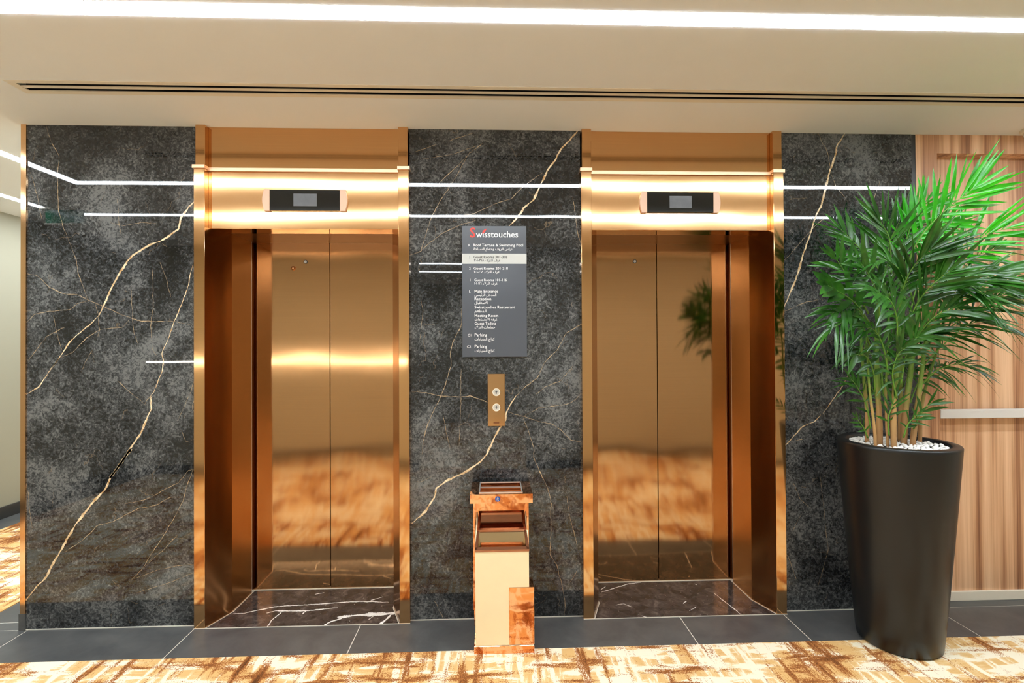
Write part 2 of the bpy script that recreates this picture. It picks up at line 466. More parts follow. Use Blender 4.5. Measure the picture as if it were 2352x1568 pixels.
def ribbon(pts2, w, to3, clip, seed, step=0.006, jag=1.0, taper=True):
    """pts2: points in the slab's plane (metres) -> jagged flat inlay strip"""
    rnd = random.Random(seed)
    # dense resample
    P = [Vector(p) for p in pts2]; out = []
    for a, b in zip(P[:-1], P[1:]):
        n = max(1, int((b - a).length / step))
        for i in range(n): out.append(a.lerp(b, i / n))
    out.append(P[-1])
    # light smoothing of the corners
    for _ in range(2):
        out = [out[0]] + [(out[i - 1] + out[i] * 2 + out[i + 1]) / 4 for i in range(1, len(out) - 1)] + [out[-1]]
    mb = MB(); vs = []; n = len(out); off = 0
    for i, p in enumerate(out):
        t = (out[min(i + 1, n - 1)] - out[max(i - 1, 0)]); t.normalize()
        nrm = Vector((-t.y, t.x))
        off = off * 0.8 + rnd.uniform(-1, 1) * 0.0009 * jag
        k = 1.0 if not taper else min(1, 0.35 + 6.0 * min(i, n - 1 - i) / max(8, n))
        ww = w * k * (0.62 + 0.7 * mnoise.noise(Vector((i * 0.11, seed * 3.7, 0))) + 0.3 * rnd.random())
        ww = max(ww, w * 0.28)
        c = p + nrm * off
        for s in (-1, 1):
            q = c + nrm * (s * ww / 2)
            q = Vector((min(max(q.x, clip[0]), clip[1]), min(max(q.y, clip[2]), clip[3])))
            vs.append(to3(q))
    mb.add(vs, [(2 * i, 2 * i + 2, 2 * i + 3, 2 * i + 1) for i in range(n - 1)])
    return mb

def slab(x0, x1, veins, kind):   # fine veins are a touch thinner than read

    o = MB().box(x0, x1, 0.0, 0.014, 0.004, H).build('marble_slab', 'marble', wb)
    for i, (pts, w, mat) in enumerate(veins):
        w = w * (0.78 if mat == 'vein_fine' else 0.9)
        pp = []
        for x, y in pts:
            q = on_plane(x, y, 1, 0.0); pp.append((q.x, q.z))
        ribbon(pp, w, lambda q: (q.x, -0.00035 - 0.00002 * i, q.y), (x0, x1, 0.004, H), i + 17 * kind, jag=1.3).build('vein', mat, o)
    return o

F = 'vein_fine'; GV = 'vein'
left_veins = [
    (A((1184, 540), (1130, 590), (1085, 660), (1075, 720), (990, 780), (900, 815), (800, 875), (760, 920), (710, 1000), (665, 1085), (625, 1180), (590, 1245)), 0.0125, GV),
    (A((590, 1245), (540, 1295), (460, 1360), (410, 1410), (370, 1475), (300, 1568)) + L1((400, 190), (300, 320), (235, 420), (185, 500), (45, 582)), 0.0065, GV),
    (A((1158, 935), (1130, 1060), (1090, 1180), (1045, 1280), (1015, 1370), (970, 1470)) + L1((1505, 215), (1490, 340), (1440, 450), (1395, 560), (1365, 600)), 0.0052, GV),
    (L1((1365, 600), (1370, 740), (1310, 880), (1270, 970), (1150, 1160), (1010, 1360), (930, 1470)) + B((835, 80), (770, 170), (700, 270), (670, 340), (600, 410), (540, 490), (475, 570), (430, 650), (375, 750), (320, 840), (290, 900), (230, 960), (165, 1045)), 0.0135, GV),
    (A((280, 105), (300, 180), (355, 285), (345, 420), (350, 600), (385, 720), (430, 830), (455, 895), (470, 990), (520, 1115), (530, 1145)), 0.0038, F),
    (A((165, 990), (220, 1000), (290, 1065), (380, 1110), (460, 1115), (530, 1145), (620, 1185), (740, 1240), (850, 1275), (1050, 1275), (1180, 1303)), 0.0048, F),
    (A((530, 1150), (460, 1170), (420, 1205), (300, 1215), (210, 1230), (165, 1275)), 0.004, F),
    (A((390, 1310), (280, 1365), (230, 1430), (170, 1510)), 0.0038, F),
    (A((775, 1265), (740, 1310), (600, 1325), (520, 1375), (440, 1460), (370, 1490)), 0.0036, F),
    (A((575, 1170), (590, 1250), (597, 1330), (588, 1370)), 0.003, F),
    (A((785, 1060), (795, 1250), (805, 1340), (830, 1410)), 0.0026, F),
    (A((920, 930), (920, 1200), (905, 1300), (915, 1440), (940, 1475)), 0.003, F),
    (A((960, 920), (1000, 1020), (1025, 1130)), 0.0026, F),
    (A((705, 540), (715, 680), (730, 770)), 0.0022, F),
    (A((660, 680), (740, 700), (850, 682), (940, 688)), 0.0026, F),
    (A((185, 380), (230, 540), (250, 660)), 0.0026, F),
    (A((320, 1240), (340, 1340), (375, 1445)), 0.0028, F),
    (L1((1020, 440), (1150, 560), (1300, 675)), 0.0030, F),
    (L1((1365, 600), (1320, 640), (1300, 690)), 0.0026, F),
    (L1((1825, 430), (1790, 560), (1730, 690), (1650, 860)), 0.0026, F),
    (L1((1835, 600), (1800, 720), (1846, 800)), 0.0028, F),
    (L1((1690, 960), (1740, 1080), (1846, 1050)), 0.0024, F),
    (L1((760, 100), (690, 210), (630, 340)), 0.0026, F),
    (B((1240, 208), (1190, 225), (1130, 300), (1050, 340), (960, 390), (900, 412), (795, 430)), 0.0034, F),
    (B((1225, 215), (1185, 320), (1165, 410), (1090, 550), (1020, 660), (980, 720), (920, 820), (890, 860), (830, 915)), 0.0038, F),
    (B((1130, 625), (1040, 720), (950, 800), (890, 860)), 0.003, F),
    (B((1155, 393), (1080, 390), (990, 440), (870, 465), (800, 500), (720, 545), (620, 570), (570, 620), (500, 680), (410, 740)), 0.0038, F),
    (B((1240, 815), (1130, 825), (1000, 850), (900, 890), (835, 912)), 0.003, F),
    (B((1240, 868), (1100, 920), (1040, 945), (850, 1000)), 0.0032, F),
    (B((165, 300), (180, 370), (190, 480), (205, 585)), 0.003, F),
]
mid_veins = [
    (C6((1085, 25), (1030, 90), (970, 150), (945, 210), (890, 280), (845, 370), (800, 470), (740, 520), (700, 580), (640, 645)), 0.0125, GV),
    (C6((640, 645), (600, 720), (560, 830), (520, 1000), (470, 1100), (340, 1160)), 0.006, GV),
    (C6((1105, 1272), (1010, 1330), (950, 1440), (870, 1520)) + C7((770, 70), (690, 130), (640, 180)), 0.0055, F),
    (C7((640, 180), (605, 230), (580, 290), (572, 330), (545, 370), (500, 450), (470, 520), (430, 575), (350, 630), (290, 660), (220, 690), (160, 735), (155, 780), (100, 870), (15, 945)), 0.0125, GV),
    (C6((470, 110), (400, 165), (300, 260), (190, 370)), 0.0044, F),
    (C6((390, 165), (320, 290), (260, 390), (200, 480), (145, 580), (115, 670), (75, 805), (5, 828)), 0.004, F),
    (C6((860, 300), (780, 350), (740, 385), (700, 420), (660, 465), (560, 495), (420, 560), (325, 575)), 0.0042, F),
    (C6((430, 605), (340, 630), (220, 685), (130, 750), (75, 805)), 0.004, F),
    (C6((425, 130), (260, 185), (70, 212)), 0.003, F),
    (C6((185, 115), (110, 140), (35, 165)), 0.003, F),
    (C6((410, 45), (250, 95)), 0.003, F),
    (C6((340, 1160), (338, 1270), (290, 1370), (265, 1450), (270, 1540)) + C7((240, 20), (210, 130), (185, 190), (140, 280), (110, 350), (85, 440), (75, 530)), 0.0048, F),
    (C7((45, 155), (120, 165), (190, 180), (300, 187), (370, 180), (420, 200), (480, 220)), 0.0048, F),
    (C7((600, 278), (690, 305), (780, 335), (860, 350), (920, 390), (970, 445), (1030, 455)), 0.004, F),
    (C7((690, 300), (780, 250), (860, 240), (950, 230), (1000, 200), (1030, 165)), 0.0038, F),
    (C7((685, 310), (715, 390), (750, 500), (745, 550), (790, 650), (830, 730), (850, 800), (852, 950), (845, 1130), (885, 1190), (910, 1290), (935, 1400), (930, 1505)), 0.0044, F),
    (C7((945, 780), (965, 920), (995, 1020), (1010, 1080)), 0.003, F),
    (C6((1050, 455), (1065, 550), (1080, 690), (1102, 750)), 0.0034, F),
    (C7((150, 1410), (205, 1515)), 0.0026, F),
    (C7((135, 662), (60, 700), (45, 690)), 0.0026, F),
    (C7((980, 0), (910, 90), (820, 125), (760, 170)), 0.0034, F),
    (C7((205, 300), (225, 410), (245, 490)), 0.0026, F),
    (C7((310, 20), (312, 180), (300, 480)), 0.0024, F),
    (C7((1010, 1225), (955, 1310)), 0.0026, F),
    (C6((75, 1120), (90, 1190), (70, 1370)), 0.0026, F),
]
right_veins = [
    (D3((770, 795), (700, 900), (690, 970), (640, 1110), (610, 1230), (580, 1360), (560, 1440), (510, 1530)) + PX((1850, 570), (1825, 650), (1797, 715)), 0.0125, GV),
    (D3((535, 795), (560, 860), (600, 920), (625, 985), (650, 1150), (690, 1250), (800, 1400)), 0.0032, F),
    (D3((1080, 1210), (1040, 1330), (1000, 1440)), 0.003, F),
    (D7((215, 5), (180, 45), (110, 75), (60, 130), (0, 195)), 0.0062, GV),
    (PX((1990, 790), (1960, 840), (1935, 885), (1890, 950)), 0.005, GV),
    (D7((60, 160), (115, 145)), 0.003, F),
    (PX((1806, 1270), (1816, 1295), (1829, 1329)), 0.0036, F),
    (PX((1880, 688), (1850, 694), (1800, 716)), 0.004, F),
    (PX((1905, 490), (1878, 512), (1800, 600)), 0.003, F),
    (D7((55, 400), (100, 500), (150, 545)), 0.0026, F),
    (D7((210, 340), (260, 800), (200, 1000)), 0.0024, F),
    (PX((1840, 1180), (1820, 1220)), 0.0026, F),
]
slab(-2.404, edges[1], left_veins, 1)
slab(edges[2], edges[3], mid_veins, 2)
slab(edges[4], 2.306, right_veins, 3)
# pale silicone joint at the foot of the slabs
for a, b in ((-2.404, edges[1]), (edges[2], edges[3]), (edges[4], 2.306)):
    MB().box(a, b, -0.0035, 0.0, 0.0, 0.004).build('joint', 'grout', wb)
# bronze corner trim and its dark foot
struct(MB().box(-2.430, -2.404, -0.006, 0.02, 0.085, H).build('trim_1', 'bronze_trim'))
struct(MB().box(-2.436, -2.404, -0.007, 0.02, 0.0, 0.085).build('baseboard_corner', 'tile'))
# dark shadow gap between marble and wood
struct(MB().box(2.306, 2.331, 0.002, 0.02, 0, H).build('trim_2', 'base_dark'))

# ---- wood cladding at the right with the recessed panel
WX = 2.331; RX = 2.452; RH = 2.497; RY = 0.075
ww = struct(MB().box(WX, X_R, 0.20, 0.9, 0, H).build('wall_wood', 'wood'))
MB().box(WX, RX, 0.0, 0.20, 0, H).build('panel', 'wood', ww)
MB().box(RX, X_R, 0.0, 0.20, RH, H).build('panel', 'wood', ww)
MB().box(RX, 3.62, RY, 0.20, 0, RH).build('panel', 'wood', ww)
MB().box(3.62, X_R, 0.0, 0.20, 0, RH).build('panel', 'wood', ww)
struct(MB().bbox(RX, 3.62, RY - 0.014, RY, 0.0, 0.052, 0.002).build('baseboard_right', 'white_skirt'))
hr = thing('handrail', 'flat silver rail fixed across the wood panel beside the palm', 'rail', (2.49, 0.03, 1.03))
MB().bbox(2.478, 3.45, 0.022, 0.052, 1.030, 1.079, 0.003).build('bar', 'rail', hr)
for x in (2.60, 3.30):
    MB().cyl_y(x, 1.054, 0.012, 0.052, RY, 16).build('bracket', 'silver', hr)

# ================================================================== LIFTS
def elevator(idx, c, hw, seam, label, dz):
    e = thing('elevator_entrance', label, 'elevator', (c, 0, 0))
    si = hw - 0.055                      # inner edge of the stiles
    YF = -0.030
    for s in (-1, 1):
        a, b = sorted((c + s * si, c + s * hw)); 
        MB().bbox(a, b, YF, 0.03, 0.0, 2.372, 0.0012, 1).build('stile', 'bronze', e)
        a2, b2 = sorted((c + s * si, c + s * (hw - 0.006)))
        MB().bbox(a2, b2, YF + 0.004, 0.03, 2.390, H, 0.0012, 1).build('upper_stile', 'bronze', e)
        a3, b3 = sorted((c + s * (si - 0.004), c + s * (hw + 0.006)))
        MB().bbox(a3, b3, YF - 0.007, 0.0, 2.372, 2.390, 0.001, 1).build('collar', 'bronze_lip', e)
        # splayed jamb, then the straight return up to the doors
        MB().prism_z([(c + s * si, YF + 0.002), (c + s * 0.437, 0.125), (c + s * hw, 0.125), (c + s * hw, 0.03), (c + s * si, 0.03)], 0.003, 2.067).build('splayed_jamb', 'bronze_jamb', e)
        MB().prism_z([(c + s * 0.437, 0.125), (c + s * 0.431, 0.335), (c + s * hw, 0.335), (c + s * hw, 0.125)], 0.003, 2.067).build('jamb_return', 'bronze_jamb', e)
        a4, b4 = sorted((c + s * 0.4305, c + s * 0.434))
        MB().box(a4, b4, 0.335, 0.339, 0.003, 2.067).build('edge_strip', 'silver', e)
        a5, b5 = sorted((c + s * 0.445, c + s * hw))
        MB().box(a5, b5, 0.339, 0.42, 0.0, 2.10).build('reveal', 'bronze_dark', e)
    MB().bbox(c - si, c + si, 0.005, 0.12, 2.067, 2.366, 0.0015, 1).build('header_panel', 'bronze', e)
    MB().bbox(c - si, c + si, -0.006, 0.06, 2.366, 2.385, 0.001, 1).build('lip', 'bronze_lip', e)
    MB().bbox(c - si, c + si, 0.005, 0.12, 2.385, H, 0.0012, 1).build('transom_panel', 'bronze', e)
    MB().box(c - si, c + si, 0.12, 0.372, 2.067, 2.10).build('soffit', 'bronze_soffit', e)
    for s in (-1, 1):
        a, b = sorted((seam + s * 0.0016, c + s * 0.47))
        d = MB().bbox(a, b, 0.372, 0.402, 0.006, 2.10, 0.0012, 1).build('door_leaf', 'bronze_door', e)
        if s == -1:
            lx, lz = dz[0]
            MB().ring_y(lx, lz, 0.007, 0.0115, 0.368, 0.373).build('lock_ring', 'base_dark', d)
            MB().cyl_y(lx, lz, 0.0078, 0.367, 0.373).build('lock_barrel', 'sign_white', d)
            if len(dz) > 1:
                lx, lz = dz[1]
                k = MB(); prof = [(0.0, 0.354), (0.006, 0.3555), (0.011, 0.361), (0.013, 0.3725)]
                n = 24; vs = []; fs = []
                for r, y in prof:
                    vs += [(lx + r * math.cos(2 * math.pi * i / n), y, lz + r * math.sin(2 * math.pi * i / n)) for i in range(n)]
                for q in range(len(prof) - 1):
                    fs += [(q * n + i, q * n + (i + 1) % n, (q + 1) * n + (i + 1) % n, (q + 1) * n + i) for i in range(n)]
                k.add(vs, fs); k.build('lock_cap', 'bronze_trim', d, smooth=True)
    MB().box(c - 0.5, c + 0.5, 0.41, 0.43, 0, 2.2).build('shaft_screen', 'slot', e)
    # stone sill with pale joints
    poly = [(c - si, YF), (c - 0.437, 0.125), (c - 0.431, 0.372), (c + 0.431, 0.372), (c + 0.437, 0.125), (c + si, YF)]
    s_ = MB().prism_z(poly, -0.012, 0.002).build('sill', 'sill', e)
    MB().box(c - 0.445, c + 0.445, 0.3655, 0.3715, 0.002, 0.0055).build('track', 'white_skirt', s_)
    for s in (-1, 1):
        for (xa, ya), (xb, yb) in (((si - 0.001, YF), (0.436, 0.125)), ((0.436, 0.125), (0.430, 0.366))):
            MB().prism_z([(c + s * xa, ya), (c + s * xb, yb), (c + s * (xb - 0.004), yb), (c + s * (xa - 0.005), ya)], 0.0, 0.0026).build('joint', 'grout', s_)
    MB().box(c - hw, c + hw, YF - 0.003, YF + 0.001, -0.002, 0.0026).build('joint', 'grout', s_)
    # floor indicator
    cx = c + (0.008 if idx == 0 else -0.005)
    dsp = MB().bbox(cx - 0.184, cx + 0.180, -0.007, 0.006, 2.161, 2.271, 0.0015, 1).build('floor_indicator', 'glass_black', e)
    MB().bbox(cx - 0.061, cx + 0.061, -0.0085, -0.004, 2.184, 2.250, 0.0006, 1).build('screen', 'lcd', dsp)
    for s in (-1, 1):
        x0 = cx + (-0.184 if s < 0 else 0.180); zz = [2.159 + 0.114 * k / 8 for k in range(9)]
        out = [(x0 + s * (0.028 + 0.010 * math.sin(math.pi * k / 8)), zz[k]) for k in range(9)]
        MB().prism_y([(x0, 2.159)] + out + [(x0, 2.273)], -0.009, 0.006).build('end_cap', 'rose_cap', dsp)
    return e, s_

E1, S1 = elevator(0, EL[0][0], EL[0][1], -0.979, 'bronze elevator doorway with two round locks and bold white veins on its sill', [(-1.122, 1.954), (-1.194, 1.915)])
E2, S2 = elevator(1, EL[1][0], EL[1][1], 1.004, 'bronze elevator doorway with a single lock dot on its door, nearer the potted palm', [(0.868, 1.959)])
Q4 = lambda *p: Z(440, 1250, 4.523, p)
Q5 = lambda *p: Z(1300, 1250, 4.2, p)
for sill_, clip, vv in (
    (S1, (-1.44, -0.54, -0.03, 0.36), [
        (Q4((430, 718), (540, 715), (700, 680), (850, 650), (1000, 635), (1200, 628), (1450, 612), (1650, 595), (1800, 592), (2050, 600)), 0.011),
        (Q4((780, 712), (880, 688), (1060, 692), (1200, 690), (1380, 670), (1520, 655)), 0.013),
        (Q4((1515, 757), (1700, 737), (1900, 725), (2150, 712)), 0.036),
        (Q4((1365, 850), (1450, 800), (1560, 765)), 0.016),
        (Q4((2070, 730), (2010, 790), (1940, 842)), 0.016),
        (Q4((1150, 725), (1190, 690)), 0.008), (Q4((785, 860), (830, 790), (950, 690)), 0.006), (Q4((1840, 780), (1900, 735)), 0.009),
        (Q4((1860, 580), (1920, 565), (1990, 542)), 0.007), (Q4((1280, 520), (1380, 500)), 0.006)]),
    (S2, (0.58, 1.46, -0.03, 0.36), [
        (Q5((340, 460), (500, 410), (600, 380), (720, 365)), 0.009), (Q5((1430, 470), (1530, 550), (1620, 620), (1690, 680)), 0.006),
        (Q5((335, 438), (380, 405)), 0.006), (Q5((480, 585), (560, 572), (632, 600)), 0.006), (Q5((730, 688), (790, 708)), 0.006),
        (Q5((1240, 378), (1262, 392)), 0.006), (Q5((1130, 570), (1160, 545)), 0.006), (Q5((1190, 640), (1250, 605)), 0.006)])):
    for i, (pts, w) in enumerate(vv):
        pp = [(q.x, q.y) for q in (on_plane(x, y, 2, 0.002) for x, y in pts)]
        ribbon(pp, w, lambda q: (q.x, q.y, 0.0024), clip, 200 + i, 0.005, 1.6).build('vein', 'vein_white', sill_)

# ================================================================== CEILING FITTINGS
def led(name, label, segs, z=H, grp=None):
    mb = MB()
    for x0, x1, y0, y1 in segs: mb.box(x0, x1, y0, y1, z - 0.0015, z + 0.01)
    return tag(mb.build(name, 'led'), label, 'light', grp)
led('led_line_light', 'white LED line in the ceiling running parallel to the elevators, nearest their doors', [(-2.94, 4.15, -0.969, -0.901), (-2.94, -2.872, -0.901, 5.85)])
led('led_line_light', 'white LED line in the ceiling turning along the cream side wall', [(-3.742, 4.15, -1.845, -1.777), (-3.742, -3.674, -1.777, 5.85)])
for y in (-4.44, -5.2):
    led('led_line_light', 'white LED line in the ceiling of the hall facing the elevators', [(-2.2, 2.2, y - 0.034, y + 0.034)], grp='hall ceiling lines')
wl = thing('wall_light', 'thin glowing LED line fixed along the cream wall facing the elevators', 'light', (-2.5, Y_OPP, 1.27))
MB().box(-3.95, -0.98, Y_OPP, Y_OPP + 0.02, 1.262, 1.288).build('housing', 'white_alu', wl)
MB().box(-3.94, -0.99, Y_OPP + 0.02, Y_OPP + 0.024, 1.266, 1.284).build('diffuser', 'led_wall', wl)

df = thing('air_diffuser', 'long black two-slot linear air diffuser in the ceiling above the elevators', 'vent', (0, -0.394, H))
ys = [DY0, -0.428, -0.405, -0.386, -0.363, DY1]     # frame, slot, blade, slot, frame
MB().box(DX0, DX1, ys[0], ys[1], H - 0.002, H + 0.002).build('frame_bar', 'white_alu', df)
MB().box(DX0, DX1, ys[2], ys[3], H - 0.001, H + 0.002).build('blade', 'white_alu', df)
MB().box(DX0, DX1, ys[4], ys[5], H - 0.002, H + 0.002).build('frame_bar', 'white_alu', df)
MB().box(DX0, DX0 + 0.035, ys[1], ys[4], H - 0.002, H + 0.002).build('end_plate', 'white_alu', df)
MB().box(DX1 - 0.035, DX1, ys[1], ys[4], H - 0.002, H + 0.002).build('end_plate', 'white_alu', df)
MB().box(DX0, DX1, DY0, DY1, H + 0.05, H + 0.10).box(DX0, DX1, DY0, DY0 + 0.004, H + 0.002, H + 0.05).box(DX0, DX1, DY1 - 0.004, DY1, H + 0.002, H + 0.05).build('plenum', 'slot', df)

ex = thing('exit_sign', 'green hanging exit sign under the ceiling by the cream side wall', 'sign', (-3.54, -1.61, 2.47))
MB().bbox(-3.69, -3.39, -1.615, -1.605, 2.475, 2.585, 0.002).build('panel', 'exit_green', ex)
MB().box(-3.70, -3.38, -1.617, -1.603, 2.463, 2.474).build('edge', 'white_alu', ex)
MB().bbox(-3.71, -3.37, -1.64, -1.58, 2.585, H, 0.002).build('housing', 'white_alu', ex)

sd = thing('smoke_detector', 'small round grey detector on the ceiling in front of the wood panelling', 'detector', (2.915, -0.085, H))
MB().lathe(2.915, -0.085, [(0.0, H - 0.001), (0.055, H - 0.001), (0.055, H - 0.012), (0.05, H - 0.016), (0.0, H - 0.016)], 32).build('base', 'white_alu', sd)
MB().lathe(2.915, -0.085, [(0.042, H - 0.016), (0.042, H - 0.03), (0.03, H - 0.040), (0.0, H - 0.042)], 32).build('chamber', 'rail', sd, smooth=True)

# ================================================================== DIRECTORY SIGN
SX0, SX1, SZ0, SZ1 = -0.1645, 0.1785, 1.387, 2.083
sg = thing('directory_sign', 'grey floor directory board with white lettering and one white highlighted row', 'sign', (0.007, 0, SZ0))
MB().bbox(SX0, SX1, -0.012, -0.0005, SZ0, SZ1, 0.0012, 1).build('board', 'sign', sg)
sx = lambda x: SX0 + (x - 100) * (SX1 - SX0) / 682.0
sz = lambda y: SZ1 - (y - 97) * (SZ1 - SZ0) / 1372.0
MB().box(sx(100), sx(781), -0.0128, -0.012, sz(494), sz(388)).build('highlight_band', 'sign_white', sg)

FORMS = {}   # letter -> isolated, final, initial, medial presentation forms
def _f(ch, iso, n): FORMS[ch] = (iso, iso + 1, iso + 2 if n == 4 else None, iso + 3 if n == 4 else None)
for ch, iso, n in (('\u0627', 0xFE8D, 2), ('\u0628', 0xFE8F, 4), ('\u0629', 0xFE93, 2), ('\u062A', 0xFE95, 4), ('\u062C', 0xFE9D, 4),
                   ('\u062D', 0xFEA1, 4), ('\u062E', 0xFEA5, 4), ('\u062F', 0xFEA9, 2), ('\u0631', 0xFEAD, 2), ('\u0632', 0xFEAF, 2),
                   ('\u0633', 0xFEB1, 4), ('\u0637', 0xFEC1, 4), ('\u0639', 0xFEC9, 4), ('\u063A', 0xFECD, 4), ('\u0641', 0xFED1, 4),
                   ('\u0642', 0xFED5, 4), ('\u0643', 0xFED9, 4), ('\u0644', 0xFEDD, 4), ('\u0645', 0xFEE1, 4), ('\u0646', 0xFEE5, 4),
                   ('\u0648', 0xFEED, 2), ('\u064A', 0xFEF1, 4), ('\u0626', 0xFE89, 4)):
    _f(ch, iso, n)
FORMS['\u0621'] = (0xFE80, None, None, None)
FORMS['LA'] = (0xFEFB, 0xFEFC, None, None)
def arabic(word):
    seq = []; i = 0
    while i < len(word):
        if word[i] == '\u0644' and i + 1 < len(word) and word[i + 1] == '\u0627': seq.append('LA'); i += 2
        else: seq.append(word[i]); i += 1
    out = []
    for k, ch in enumerate(seq):
        if ch not in FORMS: out.append(ch); continue
        f = FORMS[ch]
        prev = k > 0 and seq[k - 1] in FORMS and FORMS[seq[k - 1]][2] is not None and f[1] is not None
        nxt = k + 1 < len(seq) and seq[k + 1] in FORMS and f[2] is not None and FORMS[seq[k + 1]][1] is not None
        code = f[3] if prev and nxt else f[1] if prev else f[2] if nxt else f[0]
        out.append(chr(code))
    return ''.join(reversed(out))
def ar(line):   # right-to-left order of words; digit groups stay as written
    words = []
    for w in line.split(' '):
        words.append(w if any(0x660 <= ord(c) <= 0x669 for c in w) else arabic(w))
    return ' '.join(reversed(words))

def letters(body, x0, x1, base, mat='letter_white', bold=0.0, y=-0.0133, parent=None, tx=None, tz=None):
    me = text_mesh(body, sx(x0), sz(base), y, width=(x1 - x0) * (SX1 - SX0) / 682.0, bold=bold)
    me.materials.append(MT[mat]); return link_obj('lettering', me, parent or sg)
letters('S', 183, 243, 217, 'letter_red', 0.012)
letters('w\u0131sstouches', 247, 692, 216, 'letter_white', 0.012)
# red leaf-like stroke over the dotless i
MB().add([(sx(x), -0.0134, sz(y)) for x, y in ((311, 183), (318, 155), (335, 138), (362, 124), (350, 150), (334, 170))],
         [(5, 4, 3, 2, 1, 0)]).build('leaf_mark', 'letter_red', sg)
ROWS = [('R', 163, 188, 312, 'Roof Terrace & Swimming Pool', 220, 745, 'تراس الروف وحمام السباحة', 222, 630, 350),
        ('3', 165, 186, 436, 'Guest Rooms 301-318', 222, 578, 'غرف النزلاء ٣٠١-٣١٨', 225, 505, 470),
        ('2', 170, 190, 555, 'Guest Rooms 201-218', 222, 583, 'غرف النزلاء ٢٠١-٢١٨', 225, 495, 590),
        ('1', 178, 187, 676, 'Guest Rooms 101-116', 228, 570, 'غرف النزلاء ١٠١-١١٦', 228, 472, 712),
        ('L', 172, 188, 795, 'Main Entrance', 230, 478, 'المدخل الرئيسي', 230, 460, 832),
        (None, 0, 0, 875, 'Reception', 230, 405, 'الاستقبال', 230, 366, 914),
        (None, 0, 0, 962, 'Swisstouches Restaurant', 230, 655, 'المطعم', 230, 352, 1002),
        (None, 0, 0, 1050, 'Meeting Room', 230, 478, 'غرفة الاجتماعات', 230, 468, 1088),
        (None, 0, 0, 1132, 'Guest Toilets', 230, 455, 'حمامات النزلاء', 230, 445, 1170),
        ('C1', 155, 192, 1252, 'Parking', 230, 360, 'كراج السيارات', 230, 438, 1294),
        ('C2', 145, 190, 1372, 'Parking', 230, 360, 'كراج السيارات', 230, 438, 1414)]
for code, c0, c1, bl, en, e0, e1, arb, a0, a1, abl in ROWS:
    mt = 'letter_dark' if code == '3' else 'letter_white'
    if code:
        me = text_mesh(code, sx(c1), sz(bl), -0.0133, size=0.0185, right=True); me.materials.append(MT[mt]); link_obj('lettering', me, sg)
    letters(en, e0, e1, bl, mt, 0.014 if code == '3' else 0.006)
    letters(ar(arb), a0, a1, abl, mt, 0.014 if code == '3' else 0.004)

# ================================================================== CALL BUTTONS
cb = thing('call_panel', 'slim bronze call plate with two round elevator buttons under the directory board', 'button panel', (0.0135, 0, 1.02))
MB().bbox(-0.032, 0.0595, -0.006, -0.0005, 1.020, 1.298, 0.0012, 1).build('plate', 'bronze_trim', cb)
for zc, up in ((1.200, 1), (1.119, -1)):
    b = MB().cyl_y(0.014, zc, 0.0175, -0.0088, -0.005, 32).build('button', 'silver', cb)
    MB().ring_y(0.014, zc, 0.0172, 0.0205, -0.0095, -0.005, 36).build('button_ring', 'white_skirt', b)
    s = up
    MB().prism_y([(0.014, zc + s * 0.009), (0.014 - 0.007, zc + s * 0.001), (0.014 - 0.0025, zc + s * 0.001), (0.014 - 0.0025, zc - s * 0.009),
                  (0.014 + 0.0025, zc - s * 0.009), (0.014 + 0.0025, zc + s * 0.001), (0.014 + 0.007, zc + s * 0.001)], -0.0092, -0.0086).build('arrow', 'sign', b)
MB().bbox(-0.0015, 0.0285, -0.0066, -0.0055, 1.034, 1.0425, 0.0004, 1).build('maker_mark', 'copper_dark', cb)

# ================================================================== BIN
bn = thing('waste_bin', 'tall copper and cream ashtray bin standing against the marble between the elevators', 'bin', (0.04, -0.17, 0))
BF, BB = -0.315, -0.035
MB().bbox(-0.097, 0.186, BF, BB, 0.0036, 0.040, 0.0015, 1).build('plinth', 'copper', bn)
MB().box(-0.091, 0.184, BF + 0.003, BB - 0.003, 0.040, 0.0445).build('rib', 'white_alu', bn)
# cream box with a sloping open top: front low, back high
def slope(y): return 0.488 + (y - BF) * (0.135 / 0.175)
x0, x1 = -0.090, 0.162; t = 0.008
body = MB()
yb = -0.14
body.box(x0, x1, BF, BF + t, 0.0445, 0.488)
for a, b in ((x0, x0 + t), (x1 - t, x1)):
    body.add([(a, BF + t, 0.0445), (b, BF + t, 0.0445), (b, yb, 0.0445), (a, yb, 0.0445), (a, BF + t, slope(BF + t)), (b, BF + t, slope(BF + t)), (b, yb, slope(yb)), (a, yb, slope(yb))],
             [(0, 3, 2, 1), (4, 5, 6, 7), (0, 1, 5, 4), (1, 2, 6, 5), (2, 3, 7, 6), (3, 0, 4, 7)])
body.box(x0 + t, x1 - t, BF + t, yb, 0.0445, 0.30)
body.build('body', 'bin_cream', bn)
# copper housing behind (rises to the lid)
MB().bbox(-0.103, 0.168, -0.150, BB, 0.0445, 0.688, 0.002).build('housing', 'copper', bn)
for a, b in ((-0.103, -0.092), (0.157, 0.168)):
    MB().bbox(a, b, -0.235, -0.15, 0.17, 0.688, 0.001, 1).build('cheek', 'copper', bn)
